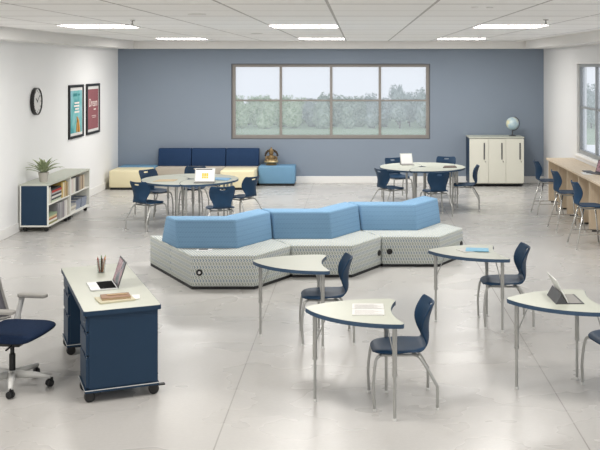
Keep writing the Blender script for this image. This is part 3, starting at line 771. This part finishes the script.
obj('kick_base', B((-hw+.02, hw-.02, .05, D-.05, .03, .072)), 'plinth', t)
for x in (-hw+.07, 0, hw-.07):
    for y in (.07, D-.07): obj('foot', LA([(0, 0), (.03, 0), (.028, .035), (0, .035)], 14, (x, y, 0)), 'black', t)
t = thing('globe', 'pale world globe on a stand on top of the ivory cabinet', 'globe', (3.57, 22.2, ch))
obj('base', LA([(0, 0), (.085, 0), (.085, .012), (.03, .025), (.014, .04), (.014, .13), (0, .13)], 24), 'dkgrey', t, smooth=True, ang=40)
bm = bmesh.new(); bmesh.ops.create_uvsphere(bm, u_segments=36, v_segments=20, radius=.148, matrix=Matrix.Translation((0, 0, .29)))
obj('sphere', bm, 'globe', t, smooth=True)
obj('meridian_arm', T(([(.165*math.sin(a), 0, .29+.165*math.cos(a)) for a in [R(20+k*8) for k in range(21)]], .008), n=8), 'dkgrey', t)
obj('axis_pin', T(([(.058, 0, .29+.155), (.05, 0, .29+.135)], .008), ([(-.055, 0, .29-.155), (-.05, 0, .135)], .008), n=8), 'dkgrey', t)

# ------------------------------------------------------------------ oak counter under the right-hand window
t = thing('window_counter', 'long pale oak counter under the right-hand window', 'counter', (3.8, 19.42, 0))
obj('worktop', B((0, XR-3.8-.02, -6.4, 0, .865, .9)), 'wood', t, bevel=.003)
for i, y in enumerate((0, -.93, -1.71, -2.64, -3.4, -4.32, -5.3, -6.15)):
    w = .036 if i % 2 == 0 else .03
    p = obj('support_panel', B((.05, .55-.01, y-w-.005, y-.005, .03, .866)), 'wood', t)
    obj('foot', B((.1, .5, y-w-.001, y-.009, 0, .032)), 'black', p)
obj('back_rail', B((.5, .53, -6.2, -.03, .5, .866)), 'wood', t)

# ------------------------------------------------------------------ teacher desk (local: x from the user's side to the front, y along its length)
DA = 22.65
t = thing('teacher_desk', 'navy double-pedestal teacher desk on casters with a pale top', 'desk', (-2.298, 8.795, 0), DA)
hx, hy, DH = .318, .925, .76
def rr(hx, hy, r=.03):
    o = []
    for cx, cy, a0 in ((hx-r, -hy+r, -90), (hx-r, hy-r, 0), (-hx+r, hy-r, 90), (-hx+r, -hy+r, 180)):
        o += [(cx+r*math.cos(R(a0+k*22.5)), cy+r*math.sin(R(a0+k*22.5))) for k in range(5)]
    return o
bm = bmesh.new(); q = rr(hx-.004, hy-.004); loft(bm, q, q, DH-.01, DH); tp = obj('desktop', bm, 'top', t)
bm = bmesh.new(); q = rr(hx, hy); loft(bm, q, q, DH-.038, DH-.002); obj('edge_strip', bm, 'navy', tp)
for s in (-1, 1):
    ya, yb = sorted((s*(hy-.022), s*(hy-.43)))
    ped = obj('pedestal', B((-hx+.045, hx-.028, ya, yb, .115, DH-.036)), 'navy', t, bevel=.003)
    bm = bmesh.new(); loft(bm, *( [[(-hx+.012, ya-.006), (hx-.02, ya-.006), (hx-.02, yb+.006), (-hx+.012, yb+.006)]]*2), .085, .112); obj('base_tray', bm, 'navy', ped)
    obj('tray_edge', B((-hx+.01, hx-.018, ya-.008, yb+.008, .102, .108)), 'ltplastic', ped)
    for z0_, z1_ in ((.125, .38), (.392, .575), (.587, .715)):
        dr = obj('drawer', B((-hx+.022, -hx+.046, ya+.006, yb-.006, z0_, z1_-.018), (-hx+.03, -hx+.046, ya+.006, yb-.006, z1_-.02, z1_)), 'navy', ped, bevel=.003)
        obj('finger_pull', B((-hx+.0205, -hx+.03, (ya+yb)/2-.07, (ya+yb)/2+.07, z1_-.022, z1_-.006)), 'navy_dark', dr)
        if z0_ > .5: obj('lock', LA([(0, 0), (.011, 0), (.011, -.006), (0, -.006)], 14, (-hx+.022, ya+.09, .65), 'x'), 'chrome', dr)
    for x in (-hx+.055, hx-.055):
        for y in (ya+.05, yb-.05): caster(t, x, y, .086, 1.25)
obj('modesty_panel', B((hx-.13, hx-.11, -hy+.43, hy-.43, .12, DH-.037)), 'navy', t)
def dpt(x, y, z=DH):    # desk-local to world
    a = R(DA); return (-2.305+x*math.cos(a)-y*math.sin(a), 8.785+x*math.sin(a)+y*math.cos(a), z)
# laptop on the desk: local -y faces the user
t = thing('laptop', 'open silver laptop on the teacher desk with a pink picture on screen', 'laptop', (-2.325, 8.725, DH), DA-90)
b_ = obj('base', B((-.165, .165, -.12, .12, 0, .012)), 'silver', t, bevel=.003)
obj('keyboard', B((-.15, .15, -.035, .105, .012, .0135)), 'keys', b_); obj('trackpad', B((-.05, .05, -.11, -.045, .012, .0126)), 'ltplastic', b_)
a = R(108)
bm = B((-.165, .165, -.003, .004, 0, .235)); bmesh.ops.rotate(bm, verts=bm.verts, cent=(0, 0, 0), matrix=Matrix.Rotation(-R(18), 3, 'X')); bmesh.ops.translate(bm, verts=bm.verts, vec=(0, .117, .012)); ld = obj('lid', bm, 'dkgrey', t)
bm = B((-.152, .152, -.0042, -.002, .015, .222)); bmesh.ops.rotate(bm, verts=bm.verts, cent=(0, 0, 0), matrix=Matrix.Rotation(-R(18), 3, 'X')); bmesh.ops.translate(bm, verts=bm.verts, vec=(0, .117, .012)); obj('screen', bm, 'screen_pink', ld)
# tumbler of pencils
cupc = Vector((-2.493, 9.32, DH))
t = thing('pencil_tumbler', 'clear glass tumbler holding pencils on the teacher desk', 'tumbler', cupc)
obj('glass', LA([(0, 0), (.034, 0), (.045, .125), (.042, .125), (.032, .006), (0, .006)], 24), 'glass', t, smooth=True, ang=40)
for i, (cn, col, dx, dy, h) in enumerate((('red', '#a33b2e', -.016, -.012, .15), ('brown', '#7b4a2d', .012, -.018, .14), ('orange', '#c9793a', .02, .006, .155), ('green', '#6d8a5a', -.004, .018, .16), ('white', '#e5e2da', -.022, .008, .16), ('black', '#2b2a29', .004, -.004, .145), ('pale green', '#b5c7a0', .018, .018, .165))):
    o = obj('pencil', T(([(dx*.7, dy*.7, .007), (dx*1.7, dy*1.7, h*.9), (dx*1.85, dy*1.85, h)], [.007, .007, .002]), n=6), mat(cn.replace(' ', '_')+'_pencil', col, .5), None)
    o.location = cupc; tag(o, cn+' pencil standing in the glass tumbler on the teacher desk', 'pencil', 'pencils in the glass tumbler')
# notebooks, pen and phone
o = obj('notebook', B((-.11, .11, -.15, .15, 0, .014)), 'yellowish', None, bevel=.003); o.location = dpt(.02, -.53); o.location = (-2.085, 8.235, DH); o.rotation_euler = (0, 0, R(DA-85)); tag(o, 'pale yellow notebook under the brown one on the teacher desk', 'notebook')
t = thing('leather_notebook', 'brown leather notebook on top of the pale yellow one', 'notebook', (-2.085, 8.255, DH+.014), DA-92)
obj('cover', B((-.08, .08, -.12, .12, 0, .004), (-.08, .08, -.12, .12, .015, .018), (-.08, -.076, -.12, .12, .004, .015)), 'brown', t); obj('pages', B((-.076, .076, -.117, .117, .004, .015)), 'tan', t)
o = obj('pencil', T(([(0, -.08, .005), (0, .075, .005), (0, .09, .005)], [.005, .005, .001]), n=6), 'tan', None); o.location = (-2.08, 8.27, DH+.032); o.rotation_euler = (0, 0, R(DA-96)); tag(o, 'tan pencil lying on the brown leather notebook', 'pencil')
t = thing('smartphone', 'white smartphone beside the notebooks on the teacher desk', 'phone', (-1.925, 8.315, DH), DA-10)
obj('body', B((-.035, .035, -.075, .075, 0, .008)), 'ltplastic', t, bevel=.003); obj('screen', B((-.031, .031, -.068, .068, .008, .0086)), 'screen_white', t)

# ------------------------------------------------------------------ tablets on folios (local: user at -y)
def folio(lab, loc, rz, screen, wid=.165, sl=.215, pic=False, cat='tablet'):
    t = thing('tablet', lab, cat, loc, rz)
    k = obj('keyboard_cover', B((-wid, wid, -.145, .0, 0, .006)), 'dkgrey', t); obj('keys', B((-wid+.01, wid-.01, -.125, -.025, .006, .008)), 'padgrey', k)
    bm = bmesh.new(); v = [bm.verts.new((x, y, z)) for x in (-wid, wid) for y, z in ((.0, .0), (.095, 0), (.047, .085))]
    for f in ((0, 1, 2), (5, 4, 3), (0, 3, 4, 1), (1, 4, 5, 2), (2, 5, 3, 0)): bm.faces.new([v[i] for i in f])
    obj('folio_stand', bm, 'dkgrey', t)
    def leaned(b):
        bmesh.ops.rotate(b, verts=b.verts, cent=(0, 0, 0), matrix=Matrix.Rotation(-R(28), 3, 'X')); bmesh.ops.translate(b, verts=b.verts, vec=(0, -.006, .008)); return b
    s = obj('slate', leaned(B((-wid, wid, -.008, .0, 0, sl))), 'ltplastic', t)
    sc = obj('screen', leaned(B((-wid+.014, wid-.014, -.0095, -.007, .014, sl-.014))), screen, s)
    if pic:
        obj('menu_bar', leaned(B((-wid+.018, wid-.05, -.0105, -.009, sl-.035, sl-.018))), 'dkgrey', sc)
        obj('yellow_blocks', leaned(B(*[(x, x+.03, -.0105, -.009, z, z+.03) for x in (-.05, -.013, .024) for z in (.06, .095, .125)])), 'yellow', sc)
    return t
folio('silver tablet propped on a dark folio on the wing desk at the right edge', (1.745, 8.2, TH), 92, 'screen_white')
folio('white tablet showing yellow blocks on the left round table', (-2.62, 16.41, TH), 3, 'screen_white', .172, .25, True)
folio('blank white tablet on a dark folio on the right round table', (.985, 19.33, TH), 10, 'screen_white', .125, .235)
# papers on the round tables
def slab(name, lab, cat, poly, z0, th, m):
    if z0 >= TH-.001 and z0 < .8: poly = [(x*.985, y*.985) for x, y in poly]
    cx = sum(p[0] for p in poly)/len(poly); cy = sum(p[1] for p in poly)/len(poly)
    bm = bmesh.new(); p = [(x-cx, y-cy) for x, y in poly]; loft(bm, p, p, 0, th); o = obj(name, bm, m); o.location = (cx, cy, z0); return tag(o, lab, cat)
slab('tan_folder', 'tan paper folder lying at the left of the left round table', 'folder', [(-3.58, 16.75), (-3.22, 16.8), (-3.2, 17.05), (-3.52, 17.05)], TH, .006, 'tan')
slab('blue_folder', 'light blue folder lying at the right of the left round table', 'folder', [(-2.6, 17.0), (-2.3, 16.9), (-2.27, 17.2), (-2.56, 17.3)], TH, .012, mat('blue_folder_card', '#7fb0d8', .6))
slab('dark_notebook', 'dark brown notebook lying on the right round table', 'notebook', [(1.68, 19.0), (1.96, 19.03), (1.95, 19.33), (1.74, 19.28)], TH, .014, mat('dark_brown_cover', '#57473f', .6))
# open notebook on the nearest wing desk
t = thing('open_notebook', 'open white notebook on the wing desk nearest the viewer', 'notebook', (.082, 7.845, TH), 0)
for s in (-1, 1):
    bm = bmesh.new(); y0, y1 = (0, .18) if s > 0 else (-.18, 0); k = .045*(-1 if s < 0 else 1)
    loft(bm, [(-.13, y0), (.13, y0), (.13, y1), (-.13, y1)], [(-.13, y0), (.13, y0), (.13, y1), (-.13, y1)], 0, .010 if s < 0 else .009); pg = obj('page', bm, 'paper', t)
    obj('printed_lines', B(*[(-.11, .11-.03*(i % 3), y0+.02+i*.022, y0+.023+i*.022, .0102, .0106) for i in range(6)]), 'padgrey', pg)
obj('fold', B((-.13, .13, -.003, .003, .0095, .0108)), 'padgrey', t)
# leaflets on the desk by the sofa
slab('white_leaflet', 'folded white leaflet under the blue one on the wing desk by the sofa', 'leaflet', [(1.08, 10.56), (1.16, 10.4), (1.27, 10.44), (1.2, 10.62)], TH, .006, 'paper')
slab('blue_booklet', 'light blue patterned booklet on the wing desk by the sofa', 'booklet', [(1.17, 10.45), (1.42, 10.42), (1.44, 10.6), (1.2, 10.64)], TH+.006, .006, 'bookblue')
# counter things
t = thing('laptop', 'dark laptop open on the oak counter at the right picture edge', 'laptop', (4.13, 16.55, .9), -60)
obj('base', B((-.16, .16, -.11, .11, 0, .012)), 'dkgrey', t)
bm = B((-.16, .16, -.004, .004, 0, .22)); bmesh.ops.rotate(bm, verts=bm.verts, cent=(0, 0, 0), matrix=Matrix.Rotation(-R(20), 3, 'X')); bmesh.ops.translate(bm, verts=bm.verts, vec=(0, .105, .012)); ld = obj('lid', bm, 'black', t)
bm = B((-.15, .15, -.0055, -.003, .01, .21)); bmesh.ops.rotate(bm, verts=bm.verts, cent=(0, 0, 0), matrix=Matrix.Rotation(-R(20), 3, 'X')); bmesh.ops.translate(bm, verts=bm.verts, vec=(0, .105, .012)); obj('screen', bm, 'screen_pink', ld)
slab('paper_sheet', 'white sheet of paper on the oak counter beside the laptop', 'paper', [(3.86, 16.45), (4.0, 16.35), (4.02, 16.7), (3.9, 16.8)], .9, .003, 'paper')
slab('dark_tablet', 'thin dark tablet lying flat on the oak counter by the window', 'tablet', [(3.95, 16.75), (4.12, 16.72), (4.12, 17.0), (3.97, 17.02)], .9, .008, 'dkgrey')

# ------------------------------------------------------------------ office chair, cut by the left picture edge (faces +x)
t = thing('office_chair', 'office swivel chair with a navy seat and grey mesh back at the left picture edge', 'office chair', (-2.985, 8.29, 0), -8)
obj('base_hub', LA([(0, .07), (.05, .07), (.048, .125), (.035, .14), (0, .14)], 20), 'ltplastic', t, smooth=True, ang=40)
for k in range(5):
    a = 2*PI*k/5+R(7); ca, sa = math.cos(a), math.sin(a); P = lambda r, z: (r*ca, r*sa, z)
    bl = obj('base_leg', T(([P(.03, .105), P(.2, .1), P(.335, .085)], [.034, .026, .018]), n=10), 'ltplastic', t, smooth=True)
    bm = bmesh.new()
    for s in (-1, 1): lathe(bm, [(0, .006), (.026, .006), (.031, .012), (.031, .022), (.024, .027), (0, .027)] if s > 0 else [(0, -.027), (.024, -.027), (.031, -.022), (.031, -.012), (.026, -.006), (0, -.006)], 18, (0, 0, .031), 'y')
    bx(bm, -.008, .03, -.006, .006, .03, .075); lathe(bm, [(0, .055), (.012, .055), (.012, .085), (0, .085)], 10, (0, 0, 0))
    bmesh.ops.rotate(bm, verts=bm.verts, cent=(0, 0, 0), matrix=Matrix.Rotation(a+.9, 3, 'Z')); bmesh.ops.translate(bm, verts=bm.verts, vec=P(.325, 0)); obj('caster', bm, 'black', bl)
obj('gas_column', LA([(0, .12), (.027, .12), (.027, .28), (.018, .285), (.018, .38), (0, .38)], 18), 'black', t, smooth=True, ang=40)
bm = bmesh.new(); loft(bm, [(-.13, -.08), (.1, -.08), (.1, .08), (-.13, .08)], [(-.22, -.15), (.18, -.15), (.18, .15), (-.22, .15)], .36, .425); me_ = obj('tilt_mechanism', bm, 'black', t, bevel=.01)
obj('lever', T(([(.05, -.08, .385), (.06, -.22, .375)], .008), n=8), 'black', me_)
bm = bmesh.new(); v = [(-.25, .42), (.18, .42), (.27, .425), (.312, .455), (.30, .49), (.21, .505), (0, .498), (-.25, .505)]
for y in (-.26, -.24, 0, .24, .26):
    pass
rows = []
for y, sc in ((-.265, .9), (-.25, 1), (-.1, 1.0), (.1, 1.0), (.25, 1), (.265, .9)):
    dip = -.008*(1-(y/.265)**2); rows.append([bm.verts.new(((x-.04)*sc+.04-.10*max(0, abs(y)-.1)*(x > .2), y, (z-.462)*sc+.476+(dip if z > .48 else 0))) for x, z in v])
for a_, b_ in zip(rows, rows[1:]):
    for i in range(len(v)): bm.faces.new((a_[i], a_[(i+1) % len(v)], b_[(i+1) % len(v)], b_[i]))
bm.faces.new(rows[0]); bm.faces.new(rows[-1][::-1])
obj('seat_cushion', bm, 'seatblue', t, smooth=True, sub=2)
for s in (-1, 1):
    ar = obj('arm_post', T((smoothpath([(-.12, .2*s, .42), (-.12, .285*s, .425), (-.105, .295*s, .52), (-.06, .29*s, .70)]), [.03]*11+[.024]*5), n=10), 'ltplastic', t, smooth=True)
    bm = bmesh.new(); q = rr(.135, .042, .03); loft(bm, q, q, .7, .73); bmesh.ops.translate(bm, verts=bm.verts, vec=(.04, .29*s, 0)); obj('arm_pad', bm, 'padgrey', ar, bevel=.008)
# mesh back: curved sheet in a frame
def back_pt(u, w): return (-.27-.10*w-.02*math.sin(w*PI)+.10*u*u, .275*u*(1-.3*w**3), .52+.48*w)
bm = bmesh.new(); g = [[bm.verts.new(back_pt(-1+2*i/10, j/10)) for i in range(11)] for j in range(11)]
for j in range(10):
    for i in range(10): bm.faces.new((g[j][i], g[j][i+1], g[j+1][i+1], g[j+1][i]))
bk = obj('mesh_back', bm, 'meshgrey', t, smooth=True, solid=.008)
rim = [back_pt(-1+2*i/10, 0) for i in range(10)]+[back_pt(1, j/10) for j in range(10)]+[back_pt(1-2*i/10, 1) for i in range(10)]+[back_pt(-1, 1-j/10) for j in range(11)]
obj('back_frame', T((rim, .014), n=8), 'padgrey', bk, smooth=True)
obj('back_support', T((smoothpath([(-.18, 0, .4), (-.32, 0, .42), (-.36, 0, .55), (-.36, 0, .75)]), .022), n=10), 'ltplastic', bk, smooth=True)

# ------------------------------------------------------------------ light and camera
w = bpy.data.worlds.new('sky'); S.world = w; w.use_nodes = True
bg = w.node_tree.nodes['Background']; tc = w.node_tree.nodes.new('ShaderNodeTexCoord'); sp = w.node_tree.nodes.new('ShaderNodeSeparateXYZ'); cr = w.node_tree.nodes.new('ShaderNodeValToRGB')
w.node_tree.links.new(tc.outputs['Generated'], sp.inputs[0]); w.node_tree.links.new(sp.outputs[2], cr.inputs[0])
cr.color_ramp.elements[0].color = (.92, .95, .985, 1); cr.color_ramp.elements[1].color = (.80, .90, 1.0, 1)
w.node_tree.links.new(cr.outputs[0], bg.inputs[0]); bg.inputs[1].default_value = 1.0
S.view_settings.view_transform = 'Standard'; S.view_settings.look = 'None'; S.view_settings.exposure = 0
S.cycles.max_bounces = 10; S.cycles.diffuse_bounces = 5; S.cycles.transparent_max_bounces = 12; S.cycles.caustics_reflective = False; S.cycles.caustics_refractive = False
S.cycles.sample_clamp_indirect = 4; S.cycles.use_adaptive_sampling = False; w.cycles.sampling_method = 'NONE'
cam = bpy.data.cameras.new('camera'); co = bpy.data.objects.new('camera', cam); C.objects.link(co); S.camera = co
co.location = (0, 0, 2.77); co.rotation_euler = (PI/2, 0, 0)
cam.sensor_fit = 'HORIZONTAL'; cam.sensor_width = 36; cam.lens = 960/600*36; cam.shift_x = (300-358)/600; cam.shift_y = -(225-65.3)/600
cam.clip_end = 1000
